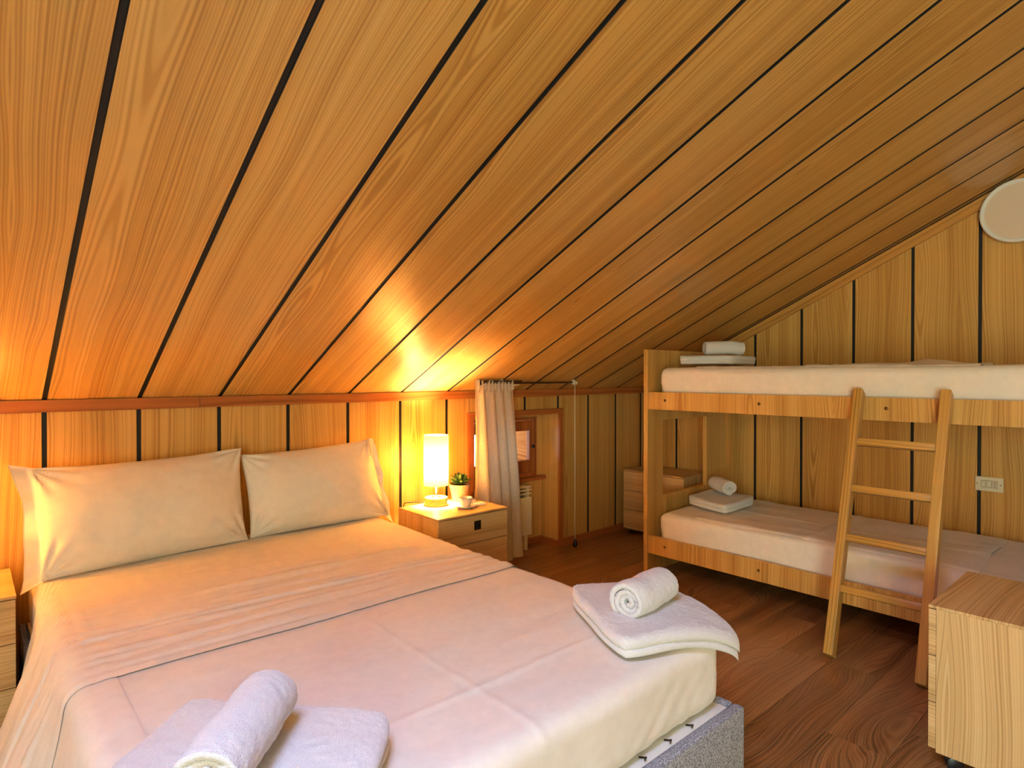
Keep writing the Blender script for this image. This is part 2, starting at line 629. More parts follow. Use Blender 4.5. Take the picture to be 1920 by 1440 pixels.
def slope_slab(mb, xa, xb, y0, y1, lift, th):
    vs = []
    for dz in (lift, lift + th):
        vs += [(xa, y0, ceil_z(y0) + dz), (xb, y0, ceil_z(y0) + dz), (xb, y1, ceil_z(y1) + dz), (xa, y1, ceil_z(y1) + dz)]
    mb.add(vs, [(0, 3, 2, 1), (4, 5, 6, 7), (0, 1, 5, 4), (1, 2, 6, 5), (2, 3, 7, 6), (3, 0, 4, 7)])


mb = MB()
slope_slab(mb, XL - 0.1, SX0, YR, YW + 0.03, 0.0046, 0.06)
slope_slab(mb, SX1, XG + 0.1, YR, YW + 0.03, 0.0046, 0.06)
slope_slab(mb, SX0, SX1, YR, SY0, 0.0046, 0.06)
slope_slab(mb, SX0, SX1, SY1, YW + 0.03, 0.0046, 0.06)
slope_slab(mb, XL - 0.1, XG + 0.1, YB - 0.05, YR, 0.012, 0.06)
ce = fix_normals(mb.obj('ceiling', M['groove']))
tag(ce, 'sloped ceiling of wide wood boards with dark grooves', kind='structure')
ROT_C = Matrix(((1, 0, 0), (0, math.sin(TH), -math.cos(TH)), (0, math.cos(TH), math.sin(TH)))).to_euler()
bw = SP - GAP
vs, fs = board_poly(bw, 0.0, LEN, 0.0, LEN, 0.004)
cb = board_obj(vs, fs, M['board_ceiling'], ce, loc=(X0 + SP * 0.5, YW, ZC), rot=ROT_C)
for n in range(-7, 12):
    if n == 0:
        continue
    if -3 <= n <= -1:
        for la, lb_ in ((0.0, (YW - SY1) / math.cos(TH)), ((YW - SY0) / math.cos(TH), LEN)):
            vs, fs = board_poly(bw, la, lb_, la, lb_, 0.004)
            board_obj(vs, fs, M['board_ceiling'], ce, loc=(X0 + SP * (n + 0.5), YW, ZC), rot=ROT_C)
        continue
    inst(cb, ce, (X0 + SP * (n + 0.5), YW, ZC), ROT_C)
xa = X0 + SP * 12 + GAP / 2
vs, fs = board_poly(XG - xa, 0.0, LEN, 0.0, LEN, 0.004)
board_obj(vs, fs, M['board_ceiling'], ce, loc=((XG + xa) / 2, YW, ZC), rot=ROT_C)
vs, fs = board_poly(XG - XL, 0.0, (YR - YB) / math.cos(TH), 0.0, (YR - YB) / math.cos(TH), 0.01)
ROT_R = Matrix(((-1, 0, 0), (0, -math.sin(TH), math.cos(TH)), (0, math.cos(TH), math.sin(TH)))).to_euler()
board_obj(vs, fs, M['board_ceiling'], ce, loc=((XG + XL) / 2, YB, ceil_z(YB)), rot=ROT_R)

mb = MB()
for a, b, c, d in ((SX0, SX0 + 0.05, SY0, SY1), (SX1 - 0.05, SX1, SY0, SY1), (SX0 + 0.05, SX1 - 0.05, SY0, SY0 + 0.05), (SX0 + 0.05, SX1 - 0.05, SY1 - 0.05, SY1)):
    slope_slab(mb, a, b, c, d, -0.01, 0.33)
rw = fix_normals(mb.obj('added_roof_window', M['trim_y']))  # added window, its deep shaft keeps daylight off the bed head
tag(rw, 'added unseen wood framed roof window in the sloped ceiling', kind='structure')
mb = MB()
slope_slab(mb, SX0 + 0.05, SX1 - 0.05, SY0 + 0.05, SY1 - 0.05, 0.300, 0.006)
fix_normals(mb.obj('pane', M['glass'], rw))

# ---- right gable
gv = [(YW + 0.15, -0.02), (YW + 0.15, ZC - 0.03), (YR, ZR + 0.05), (YB, ceil_z(YB) + 0.05), (YB, -0.02)]
vs = [(XG + 0.004, a, b) for a, b in gv] + [(XG + 0.12, a, b) for a, b in gv]
wr = mesh_obj('wall_right', vs, [(0, 1, 2, 3, 4), (9, 8, 7, 6, 5)] + [((i + 1) % 5, i, 5 + i, 5 + (i + 1) % 5) for i in range(5)], M['groove'])
fix_normals(wr)
tag(wr, 'tall gable wall of vertical wood boards with dark grooves', kind='structure')
GY0, GS = 2.0362, 0.3147
for n in range(-3, 16):
    ya = GY0 - GS * n - GAP / 2          # left edge in view (higher y)
    yb = GY0 - GS * (n + 1) + GAP / 2
    ya = min(ya, YW)
    if ya <= yb + 0.01 or yb < YB - 0.3:
        continue
    yb = max(yb, YB)
    if yb < YR < ya:
        yb = YR + 0.002
    vs, fs = board_poly(ya - yb, 0.0, ceil_z(ya) - 0.040, 0.0, ceil_z(yb) - 0.040, 0.004)
    board_obj(vs, fs, M['board'], wr, loc=(XG, (ya + yb) / 2, 0), rot=(0, 0, -PI / 2))
# raking trim on the gable under the ceiling
RL = (YW - 0.03 - YR) / math.cos(TH)
o = MB().box(-0.011, 0.011, -0.056, 0.0, 0.0, RL, 0.0015).obj('trim_11', M['trim_g'], loc=(XG - 0.011, YW - 0.03, ceil_z(YW - 0.03) - 0.012), rot=ROT_C)
tag(o, 'raking wood trim between gable wall and sloped ceiling', kind='structure')
o = MB().box(XG - 0.013, XG, YR, YW - 0.02, 0.0, 0.05, 0.002).obj('baseboard_gable', M['trim_y'])
tag(o, 'wood baseboard along the gable wall', kind='structure')

# ---- left gable with a balcony door invented for daylight, rear wall (behind the camera)
DY0, DY1, DZ = -2.35, -0.85, 2.02
wl = MB()


def yz_prism(mb, poly, x0, x1):
    n = len(poly)
    vs = [(x0, a, b) for a, b in poly] + [(x1, a, b) for a, b in poly]
    mb.add(vs, [tuple(range(n)), tuple(reversed(range(n, 2 * n)))] + [((i + 1) % n, i, n + i, n + (i + 1) % n) for i in range(n)])


yz_prism(wl, [(YW + 0.1, -0.02), (YW + 0.1, ZC), (DY1, ceil_z(DY1) + 0.03), (DY1, -0.02)], XL - 0.12, XL)
yz_prism(wl, [(DY1, DZ), (DY1, ceil_z(DY1) + 0.03), (YR, ZR + 0.03), (DY0, ceil_z(DY0) + 0.03), (DY0, DZ)], XL - 0.12, XL)
yz_prism(wl, [(DY0, -0.02), (DY0, ceil_z(DY0) + 0.03), (YB, ceil_z(YB) + 0.03), (YB, -0.02)], XL - 0.12, XL)
o = fix_normals(wl.obj('wall_left', M['board']))
tag(o, 'wood panelled gable wall with an added balcony door', kind='structure')
dr_ = MB().box(XL - 0.11, XL + 0.01, DY0, DY0 + 0.06, 0, DZ).box(XL - 0.11, XL + 0.01, DY1 - 0.06, DY1, 0, DZ) \
    .box(XL - 0.11, XL + 0.01, DY0 + 0.06, DY1 - 0.06, DZ - 0.06, DZ).obj('added_door', M['trim_z'])  # door added out of view as a source for the gable daylight
tag(dr_, 'added unseen glazed balcony door in the left gable', kind='structure')
MB().box(XL - 0.06, XL - 0.052, DY0 + 0.06, DY1 - 0.06, 0.0, DZ - 0.06).obj('pane', M['glass'], dr_)
o = MB().box(XL - 0.1, XG + 0.1, YB - 0.12, YB, -0.02, ceil_z(YB) + 0.06).obj('wall_rear', M['board'])
tag(o, 'wood panelled rear wall', kind='structure')

# ================================================================== CABINETS


def cabinet(name, label, w, d, h, loc, rz, group=None, lock=False):
    """pedestal of three drawers on castors; local front at y=-d/2"""
    r = thing(name, label, 'cabinet', loc, rz, group)
    z0 = 0.062 if h > 0.49 else 0.045
    ft = 0.020
    body = MB().box(-w / 2, w / 2, -d / 2 + ft, d / 2, z0 - 0.008, h - 0.009, 0.001).obj('body', M['cab_v'], r)
    MB().box(-w / 2 - 0.001, w / 2 + 0.001, -d / 2, d / 2 + 0.001, h - 0.009, h, 0.0015).obj('top', M['cab_top'], r)
    hh = (h - 0.011 - z0) / 3.0
    dm = None
    for k in range(3):
        za = z0 + k * hh
        if dm is None:
            dm = MB().box(-w / 2 + 0.001, w / 2 - 0.001, -0.0, ft - 0.001, 0.0015, hh - 0.0015, 0.0012) \
                .obj('drawer', M['cab_x'], r, loc=(0, -d / 2, za))
            dr = dm
        else:
            dr = inst(dm, r, (0, -d / 2, za))
        if k == 2 or not lock:
            pl = MB().box(-0.022, 0.022, -0.002, 0.001, -0.024, 0.024, 0.001).obj('pull', M['dark_metal'], dr, loc=(0.02, 0, hh - 0.055))
            if lock:
                ring = [(0.012 * math.cos(a * PI / 8), -0.006, 0.002 + 0.012 * math.sin(a * PI / 8)) for a in range(17)]
                o = MB().tube(ring, 0.0028, 6).obj('pull_ring', M['black'], r, True, loc=(0.02, -d / 2, za + hh - 0.058))
    for sx in (-1, 1):
        for sy in (-1, 1):
            c = MB().box(-0.014, 0.014, -0.014, 0.014, 0.028, z0 - 0.008, 0.002).tube([(-0.002, 0, 0.02), (0.002, 0, 0.02)], 0.012, 10) \
                .obj('castor', M['black'], r, loc=(sx * (w / 2 - 0.045), sy * (d / 2 - 0.05), 0), rot=(0, 0, 0.5))
            for s2 in (-1, 1):
                MB().tube([(s2 * 0.006, 0.006, 0.022), (s2 * 0.009, 0.006, 0.022), (s2 * 0.017, 0.006, 0.022), (s2 * 0.019, 0.006, 0.022)],
                          [0.016, 0.022, 0.022, 0.018], 18).obj('wheel', M['black'], c, auto=True)
    return r


NSH = 0.485
cabinet('nightstand', 'light wood nightstand beside the bed with lamp, plant and cup on top', 0.455, 0.375, NSH, (1.962, 2.676, 0), 0, 'three-drawer pedestals', True)
cabinet('nightstand', 'light wood nightstand cut by the left edge beside the pillow', 0.455, 0.383, NSH, (-0.112, 2.735, 0), 0, 'three-drawer pedestals', True)
cabinet('drawer_cabinet', 'wood drawer cabinet in the far corner behind the bunk bed end panel', 0.525, 0.34, 0.487, (3.72 + 0.17, 2.632, 0), -PI / 2, 'three-drawer pedestals')
cabinet('drawer_cabinet', 'pale wood drawer cabinet on castors at the right edge near the ladder', 0.475, 0.43, 0.50, (2.19 + 0.2375, 0.54 - 0.215, 0), PI, 'three-drawer pedestals')

# ================================================================== DOUBLE BED
MX0, MX1, MY0, MY1, MZ0, MZ1 = 0.165, 1.585, 0.885, 2.925, 0.268, 0.470
bed = thing('double_bed', 'double bed on a grey upholstered frame against the knee wall', 'bed', (0.875, 1.9, 0))
FB = Vector((0.875, 1.9, 0))


def rel(mb, name, mat, parent, base, **k):
    mb.v = [(a - base[0], b - base[1], c - base[2]) for a, b, c in mb.v]
    return mb.obj(name, mat, parent, **k)


rel(MB().box(0.13, 1.628, 0.838, 0.872, 0.03, 0.270, 0.012), 'foot_rail', M['upholstery'], bed, FB, auto=True)
rel(MB().box(1.594, 1.628, 0.872, 2.93, 0.03, 0.270, 0.012), 'side_rail', M['upholstery'], bed, FB, auto=True)
rel(MB().box(0.140, 0.162, 0.872, 2.93, 0.03, 0.270, 0.012), 'side_rail', M['upholstery'], bed, FB, auto=True)
for lx in (0.19, 1.56):
    for ly in (0.92, 2.86):
        rel(MB().tube([(lx, ly, 0.0), (lx, ly, 0.05)], 0.02, 12), 'leg', M['black'], bed, FB)
rel(MB().box(0.166, 1.592, 0.874, 2.93, 0.235, 0.266, 0.003), 'platform', M['white_paint'], bed, FB)
for hx in (1.425, 1.325, 1.219, 1.11, 1.0, 0.89):
    rel(MB().tube([(hx, 0.900, 0.268), (hx + 0.004, 0.887, 0.271), (hx + 0.002, 0.880, 0.276), (hx - 0.006, 0.878, 0.272)], 0.0022, 6),
        'spring_hook', M['dark_metal'], bed, FB, smooth=True)


def rbox(dx, dy, dz, r, step, disp=None, skip_bottom=False):
    """rounded box centred at the origin, dense grid; r = edge radius"""
    vs, fs = [], []
    hx, hy, hz = dx / 2, dy / 2, dz / 2

    def lin(h):
        n = max(2, int(2 * (h - r) / step))
        a = [-(h - r) + 2 * (h - r) * i / n for i in range(n + 1)]
        e = 5
        lo = [-h + r * (1 - math.cos(PI / 2 * i / e)) * 1.0 for i in range(e)]
        hi = [-x for x in reversed(lo)]
        return lo + a + hi
    ls = [lin(hx), lin(hy), lin(hz)]
    hs = [hx, hy, hz]
    idx = {}

    def vert(p):
        k = (round(p[0], 6), round(p[1], 6), round(p[2], 6))
        if k not in idx:
            c = Vector([max(-(hs[i] - r), min(hs[i] - r, p[i])) for i in range(3)])
            d = Vector(p) - c
            q = c + d.normalized() * r if d.length > 1e-9 else Vector(p)
            if disp:
                q = disp(q, d.normalized() if d.length > 1e-9 else Vector((0, 0, 1)))
            idx[k] = len(vs)
            vs.append(q)
        return idx[k]
    for ax in range(3):
        o1, o2 = [(1, 2), (2, 0), (0, 1)][ax]
        for s in (-1, 1):
            if skip_bottom and ax == 2 and s < 0:
                continue
            A, B = ls[o1], ls[o2]
            ids = []
            for a in A:
                rowi = []
                for b in B:
                    p = [0, 0, 0]
                    p[ax] = s * hs[ax]
                    p[o1] = a
                    p[o2] = b
                    rowi.append(vert(p))
                ids.append(rowi)
            for i in range(len(A) - 1):
                for j in range(len(B) - 1):
                    q = (ids[i][j], ids[i + 1][j], ids[i + 1][j + 1], ids[i][j + 1])
                    fs.append(q if s > 0 else tuple(reversed(q)))
    return vs, fs


mc = Vector(((MX0 + MX1) / 2, (MY0 + MY1) / 2, (MZ0 + MZ1) / 2))
vs, fs = rbox(MX1 - MX0 - 0.02, MY1 - MY0 - 0.02, MZ1 - MZ0 - 0.01, 0.03, 0.3)
mesh_obj('mattress', [v + mc - FB + Vector((0, 0, -0.003)) for v in vs], fs, M['cotton'], bed, True)


def gauss(d, w):
    return math.exp(-(d / w) ** 2)


def sheet_h(x, y):
    h = 0.004 * nz(x * 1.6 + 3, y * 2.2, 1.0) + 0.0022 * nz(x * 3.0, y * 9.0, 4.0)
    h += 0.0035 * gauss(y - 1.115 - 0.01 * nz(x * 2, 7), 0.008)
    h += 0.0025 * gauss(x - 0.885 - 0.006 * nz(y * 2, 3), 0.007)
    h += 0.0025 * gauss(x - 0.25 - 0.006 * nz(y * 2, 9), 0.007) + 0.0022 * nz(x * 3 + y * 2, y * 18, 6.0)
    return h


def sheet_disp(q, n):
    w = q + mc
    k = sheet_h(w.x, w.y)
    if n.z < 0.5:                     # sides: soft vertical tuck folds near the corner
        s = w.y if abs(n.x) > abs(n.y) else w.x
        low = max(0.0, min(1.0, (MZ1 - w.z) / 0.2))
        k = 0.004 * nz(s * 16, w.z * 5 + s * 9, 2.0) * low + 0.006 * nz(s * 4, 2.0)
        if n.y < -0.5:
            k += 0.003 * nz(s * 22 - w.z * 26, 5.5) * low * max(0.0, min(1.0, (w.x - 0.9) / 0.4))
    return q + n * k


vs, fs = rbox(MX1 - MX0, MY1 - MY0, MZ1 - MZ0, 0.045, 0.009, sheet_disp, True)
sheet = thing('bed_sheet', 'white cotton sheet spread over the double bed, turned down below the pillows', 'sheet', (mc.x, mc.y, MZ1))
SB = Vector((mc.x, mc.y, MZ1))
mesh_obj('cover', [v + mc - SB for v in vs], fs, M['cotton'], sheet, True)


def top_path(s, y, lift, flare_k=1.0):
    """cross-section of the sheet along x: s = distance from the left top edge, negative goes down the left side"""
    r = 0.045
    wid = MX1 - MX0
    if s > wid - r:                    # right edge, tucked down the side
        a = min((s - (wid - r)) / r, PI / 2)
        n = Vector((math.sin(a), 0, math.cos(a)))
        p = Vector((MX1 - r, y, MZ1 - r)) + n * (r + lift + sheet_h(MX1 - r, y))
        return p + Vector((0, 0, -max(0.0, s - (wid - r) - r * PI / 2))), n
    if s >= r:
        x = MX0 + s
        return Vector((x, y, MZ1 + sheet_h(x, y) + lift)), Vector((0, 0, 1))
    a = (r - s) / r                    # 0 at the start of the bend
    if a <= PI / 2 * 0.85:
        n = Vector((-math.sin(a), 0, math.cos(a)))
        c = Vector((MX0 + r, y, MZ1 - r))
        return c + n * (r + lift + sheet_h(MX0 + r, y)), n
    a0 = PI / 2 * 0.85
    n0 = Vector((-math.sin(a0), 0, math.cos(a0)))
    p0 = Vector((MX0 + r, y, MZ1 - r)) + n0 * (r + lift + sheet_h(MX0 + r, y))
    t_ = (a - a0) * r
    fl_ = (0.30 + 0.10 * math.sin(y * 7.0) + 0.07 * math.sin(y * 17 + 1.0)) * flare_k
    return p0 + Vector((-fl_ * t_ * min(1.0, 0.75 + t_ * 2), 0, -t_ * 0.97)), n0


# hanging left side of the sheet
NU, NV = 34, 120
vs = []
for j in range(NV):
    y = MY0 + 0.01 + (2.50 - MY0) * j / (NV - 1)
    for i in range(NU):
        s = 0.10 - 0.50 * i / (NU - 1)
        p, n = top_path(s, y, 0.0025)
        vs.append(p - SB)
mesh_obj('side_drape', vs, grid_faces(NU, NV), M['cotton'], sheet, True)

# the turned-down band with its hem line
Y_A, Y_B = 1.722, 2.86
NU, NV = 150, 160
vs = []
smin, smax = -0.36, MX1 - MX0 + 0.10
for j in range(NV):
    t_ = j / (NV - 1)
    for i in range(NU):
        s = smin + (smax - smin) * i / (NU - 1)
        edge = 0.012 * nz(s * 3.1, 2.2) + 0.006 * math.sin(s * 9)
        hem = Y_A + edge
        ks = max(0.0, min(1.0, (s + 0.02) / 0.10))
        yend = 2.47 + (Y_B - 2.47) * ks * ks * (3 - 2 * ks)
        y = hem + (yend - hem) * t_
        d = y - hem
        lift = 0.012
        lift = 0.0045 + 0.003 * min(1.0, j / 4.0)
        x = s
        hl = Y_A + 0.235 + 0.05 * math.sin(s * 2.2 + 0.6) + 0.012 * nz(s * 4, 8)      # hem seam / soft ridge
        lift += 0.006 * gauss(y - hl - 0.008, 0.010) - 0.004 * gauss(y - hl + 0.010, 0.008)
        hl2 = Y_A + 0.50 + 0.03 * math.sin(s * 2.6 + 2)
        lift += 0.005 * gauss(y - hl2, 0.03)
        env = min(1.0, d / 0.05) * (1.0 if d < 0.55 else 0.5)
        lift += env * (0.0030 * nz(s * 5, y * 45, 3) + 0.0075 * nz(s * 2.5 + y, y * 24, 8))
        lift += 0.0016 * nz(s * 40, y * 14, 5) * gauss(s - 0.02, 0.12) * env
        p, n = top_path(s, y, max(lift, 0.0006))
        vs.append(p - SB)
mesh_obj('turned_down_band', vs, grid_faces(NU, NV), M['cotton'], sheet, True)

# ---- pillows
def pillow(label, TL, TR, BR, BL, thick, flange, seed, loc):
    """corners as seen from the front; flange = side ('L' or 'R') where the pillowcase overhangs"""
    TL, TR, BR, BL = [Vector(p) for p in (TL, TR, BR, BL)]
    base = Vector(loc)
    r = thing('pillow', label, 'pillow', loc, 0, 'bed pillows')
    n0 = ((TR - TL).cross(TL - BL)).normalized()
    if n0.y > 0:
        n0 = -n0
    N1, N2 = 56, 40
    NN = (N1, N2)
    front, back = [], []

    def surf(u, v, side, extra=0.0):
        p = (BL * (1 - u) + BR * u) * (1 - v) + (TL * (1 - u) + TR * u) * v
        # edges pulled in between the corners
        eu = 4 * u * (1 - u)
        ev = 4 * v * (1 - v)
        cu = (u - 0.5) * 2
        cvv = (v - 0.5) * 2
        p = p + (TL - BL) * (-0.035 * cvv ** 3 * eu if v > 0.5 else -0.008 * cvv ** 3 * eu)
        p = p + (TR - TL) * (-0.022 * cu ** 3 * ev)
        prof = (max(0.0, 1 - abs(cu) ** 2.6) * max(0.0, 1 - abs(cvv) ** 2.1)) ** 0.6
        th = thick * prof * (1.12 - 0.25 * v)
        if side > 0:
            w = 0.009 * nz(u * 5 + seed, v * 3, 1) * prof + 0.004 * nz(u * 7 - v * 5, v * 12 + u * 6, seed) * prof + 0.004 * nz(u * 11 + v * 6, v * 9, seed) * (1 - prof * 0.6)
            # radiating corner wrinkles
            for (a, b, an) in ((0, 1, -0.6), (1, 1, 0.6), (1, 0, -0.5), (0, 0, 0.5)):
                du, dv = (u - a) * 1.7, v - b
                rr = math.hypot(du, dv)
                w += 0.009 * gauss(rr - 0.16, 0.14) * math.sin(math.atan2(dv, du) * 14 + seed)
            w += 0.0025 * (gauss(v - 0.70 - 0.02 * nz(u * 3, seed), 0.012) + gauss(u - 0.33, 0.008) + gauss(v - 0.17, 0.014))
            return p + n0 * (th + w + 0.003)
        return p - n0 * (th * 0.42 + 0.003)
    for j in range(N2):
        for i in range(N1):
            # cosine spacing keeps the rim round
            u = 0.5 - 0.5 * math.cos(PI * i / (N1 - 1))
            v = 0.5 - 0.5 * math.cos(PI * j / (N2 - 1))
            front.append(surf(u, v, 1) - base)
            back.append(surf(u, v, -1) - base)
    vs = front + back
    fs = grid_faces(N1, N2) + [tuple(reversed(f)) for f in grid_faces(N1, N2, N1 * N2)]
    o = N1 * N2
    for i in range(N1 - 1):
        fs.append((i + 1, i, o + i, o + i + 1))
        k = (N2 - 1) * N1
        fs.append((k + i, k + i + 1, o + k + i + 1, o + k + i))
    for j in range(N2 - 1):
        a, b = j * N1, (j + 1) * N1
        fs.append((a, b, o + b, o + a))
        a, b = a + N1 - 1, b + N1 - 1
        fs.append((b, a, o + a, o + b))
    mesh_obj('cushion', vs, fs, M['cotton'], r, True)
    # flange of the pillowcase
    vs = []
    FN1, FN2 = 12, 44
    for lay in (0, 1):
        for j in range(FN2):
            v = j / (FN2 - 1)
            for i in range(FN1):
                k = i / (FN1 - 1)
                u = 0.03 - 0.105 * k if flange == 'L' else 0.97 + 0.085 * k
                uc = max(0.0, min(1.0, u))
                p = surf(uc, v, 1) if 0 < uc < 1 else surf(uc, v, 1)
                ed = (BR - BL).normalized() * (u - uc) * (BR - BL).length
                ev = 4 * v * (1 - v)
                wob = 0.022 * math.sin(v * 7 + seed) * k + 0.008 * math.sin(v * 19 + seed) * k
                p = p + ed * (1.0 - 0.35 * ev * (0.7 + 0.3 * math.sin(v * 9 + seed))) + n0 * wob
                droop = k * (0.03 if v < 0.12 else 0.0)
                p = p + (TL - BL) * (0.05 * k * (v - 0.5) * abs(v - 0.5) * 2) - Vector((0, 0, droop))
                vs.append(p - base - n0 * (0.004 * lay))
    m = FN1 * FN2
    fs = grid_faces(FN1, FN2) + [tuple(reversed(f)) for f in grid_faces(FN1, FN2, m)]
    for j in range(FN2 - 1):
        a = j * FN1 + FN1 - 1
        fs.append((a, a + FN1, m + a + FN1, m + a))
    for i in range(FN1 - 1):
        fs.append((i, i + 1, m + i + 1, m + i))
        a = (FN2 - 1) * FN1 + i
        fs.append((a + 1, a, m + a, m + a + 1))
    mesh_obj('pillowcase_flange', vs, fs, M['cotton'], r, True)
    return r


pillow('white pillow on the left half of the bed, nearer the left nightstand', (0.165, 2.885, 0.85), (0.925, 2.875, 0.868), (0.915, 2.76, 0.480), (0.185, 2.68, 0.480),
       0.105, 'L', 1.3, (0.53, 2.8, 0.482))
pillow('white pillow on the right half of the bed, beside the lit lamp', (0.925, 2.895, 0.838), (1.570, 2.885, 0.866), (1.615, 2.765, 0.480), (0.930, 2.775, 0.480),
       0.105, 'R', 4.1, (1.26, 2.8, 0.482))

# ================================================================== TOWELS


def folded_towel(name, label, c4, th, z0, group, droop=None, seed=0.0, lower=True, res=56):
    """c4: four plan corners (x,y) in order; stack of two thick folds lying on z0"""
    P = [Vector((p[0], p[1], 0)) for p in c4]
    cen = sum(P, Vector()) / 4
    base = Vector((cen.x, cen.y, z0))
    r = thing(name, label, 'towel', base, 0, group)

    def slab(part, za, zb, grow, sd):
        N1, N2 = res, res - 6
        top, bot = [], []
        for j in range(N2):
            for i in range(N1):
                u = 0.5 - 0.5 * math.cos(PI * i / (N1 - 1))
                v = 0.5 - 0.5 * math.cos(PI * j / (N2 - 1))
                p = (P[0] * (1 - u) + P[1] * u) * (1 - v) + (P[3] * (1 - u) + P[2] * u) * v
                p = cen + (p - cen) * grow
                # rounded corners and wobbling edges
                cu, cw = abs(2 * u - 1), abs(2 * v - 1)
                p = cen + (p - cen) * (1 - 0.11 * (cu * cw) ** 5)
                p = p + Vector((nz(u * 3 + sd, v * 3), nz(u * 3, v * 3 + sd), 0)) * 0.006
                e = max(cu, cw)
                q_ = max(0.0, (e - 0.88) / 0.12)
                prof = (max(0.0, 1 - q_ * q_)) ** 0.5
                mid = (za + zb) / 2
                hh = (zb - za) / 2
                wob = 0.0035 * nz(u * 4 + sd, v * 4, 2) + 0.0016 * nz(u * 22, v * 22, sd) + (0.0022 * nz(u * 75, v * 75, sd) if res > 60 else 0.0)
                dr = droop(u, v) if droop else 0.0
                top.append(Vector((p.x, p.y, z0 + mid + hh * prof + wob * prof - dr)) - base)
                bot.append(Vector((p.x, p.y, z0 + mid - hh * prof - dr)) - base)
        vs = top + bot
        o = N1 * N2
        fs = grid_faces(N1, N2) + [tuple(reversed(f)) for f in grid_faces(N1, N2, o)]
        ob = mesh_obj(part, vs, fs, M['terry'], r, True)
        bm = bmesh.new()
        bm.from_mesh(ob.data)
        bmesh.ops.remove_doubles(bm, verts=bm.verts, dist=1e-5)
        bmesh.ops.recalc_face_normals(bm, faces=bm.faces)
        bm.to_mesh(ob.data)
        bm.free()
    if lower:
        slab('lower_fold', 0.0, th * 0.52, 0.985, seed + 3)
        slab('upper_fold', th * 0.36, th, 1.0, seed)
    else:
        slab('upper_fold', 0.0, th, 1.0, seed)
    return r


def rolled_towel(label, p0, p1, rad, group, seed=0.0, flat=0.92):
    """towel rolled up: p0 (end towards the viewer) to p1, axis height taken from the points"""
    p0, p1 = Vector(p0), Vector(p1)
    d = (p1 - p0)
    L = d.length
    d.normalize()
    base = Vector(((p0.x + p1.x) / 2, (p0.y + p1.y) / 2, p0.z - rad * flat))
    r = thing('rolled_towel', label, 'towel', base, 0, group)
    side = d.cross(Vector((0, 0, 1))).normalized()
    up = side.cross(d)
    # spiral strip with thickness, extruded along the axis
    TURN = 3.1
    NS, NL = (300, 70) if rad > 0.06 else (150, 26)
    w = 0.272 * rad
    inner, outer = [], []
    for k in range(NS):
        a = k / (NS - 1)
        an = a * TURN * 2 * PI - PI / 2 + 0.25 - TURN * 2 * PI
        rr = rad * 0.12 + (rad * 0.88 - w * 0.5) * a - (w * 0.35 * max(0.0, (a - 0.93) / 0.07))
        inner.append((an, rr - w * 0.47))
        outer.append((an, rr + w * 0.47))
    vs, fs = [], []

    def pt(an, rr, t_):
        e = abs(2 * t_ - 1)
        bulge = 1 - 0.07 * e ** 5
        lat = 0.09 * rad * nz(t_ * 3 + seed, an * 0.35) + 0.022 * rad * nz(t_ * 15, an * 2.5, seed) + (0.022 * rad * nz(t_ * 45, an * 9, seed) if rad > 0.06 else 0.0)
        q = (rr + lat) * bulge
        tele = (1 - rr / rad) * 0.10 * rad * (1 if t_ < 0.5 else -1) * e ** 3
        tele += 0.06 * rad * nz(an * 0.5, seed + (5 if t_ > 0.5 else 0)) * e ** 3
        c = p0 + d * (L * t_ + tele)
        return c + side * (math.cos(an) * q) + up * (math.sin(an) * q * flat) - base
    for j in range(NL):
        t_ = 0.5 - 0.5 * math.cos(PI * j / (NL - 1))
        for k in range(NS):
            vs.append(pt(outer[k][0], outer[k][1], t_))
        for k in range(NS):
            vs.append(pt(inner[k][0], max(inner[k][1], 0.002), t_))
    ring = 2 * NS
    loop = list(range(NS)) + [NS + k for k in reversed(range(NS))]
    for j in range(NL - 1):
        for q in range(len(loop)):
            a, b = loop[q], loop[(q + 1) % len(loop)]
            fs.append((j * ring + a, j * ring + b, (j + 1) * ring + b, (j + 1) * ring + a))
    for j, rv in ((0, True), (NL - 1, False)):
        for k in range(NS - 1):
            f = (j * ring + k, j * ring + k + 1, j * ring + NS + k + 1, j * ring + NS + k)
            fs.append(tuple(reversed(f)) if rv else f)
    o = mesh_obj('roll', vs, fs, M['terry'], r, True)
    fix_normals(o)
    return r


TZ = MZ1 + 0.009


def dr1(u, v):
    return 0.105 * (max(0.0, u) * max(0.0, v)) ** 3.2 + 0.016 * (u ** 5) * (1 - v)


folded_towel('folded_towel', 'white folded bath towel overhanging the far foot corner of the double bed',
             [(1.418, 1.335), (1.675, 1.185), (1.650, 0.832), (1.205, 0.945)], 0.058, TZ, 'folded towels', dr1, 0.3, True, 120)
rolled_towel('white rolled towel on the folded towel at the far foot corner of the double bed',
             (1.352, 1.040, TZ + 0.034 + 0.060), (1.562, 1.062, TZ + 0.034 + 0.060), 0.066, 'rolled towels', 0.7)
folded_towel('folded_towel', 'white folded bath towel at the bottom edge of the photo on the bed',
             [(0.335, 1.395), (0.640, 1.055), (0.40, 0.815), (0.09, 1.14)], 0.058, TZ, 'folded towels', None, 5.3, True, 120)
rolled_towel('white rolled towel at the bottom edge of the photo, on the near folded towel',
             (0.262, 0.975, TZ + 0.054 + 0.060), (0.428, 1.165, TZ + 0.054 + 0.060), 0.066, 'rolled towels', 2.7)

# ================================================================== BUNK BED
XR = 3.079
PY0, PY1 = 2.208, 2.236           # end panel by the corner
QY0, QY1 = 0.10, 0.128            # other end, outside the picture
BX1 = 3.985
bunk = thing('bunk_bed', 'wooden bunk bed with two rails and cut-out end panel along the gable wall', 'bunk bed', (3.55, 1.2, 0))
BB = Vector((3.55, 1.2, 0))


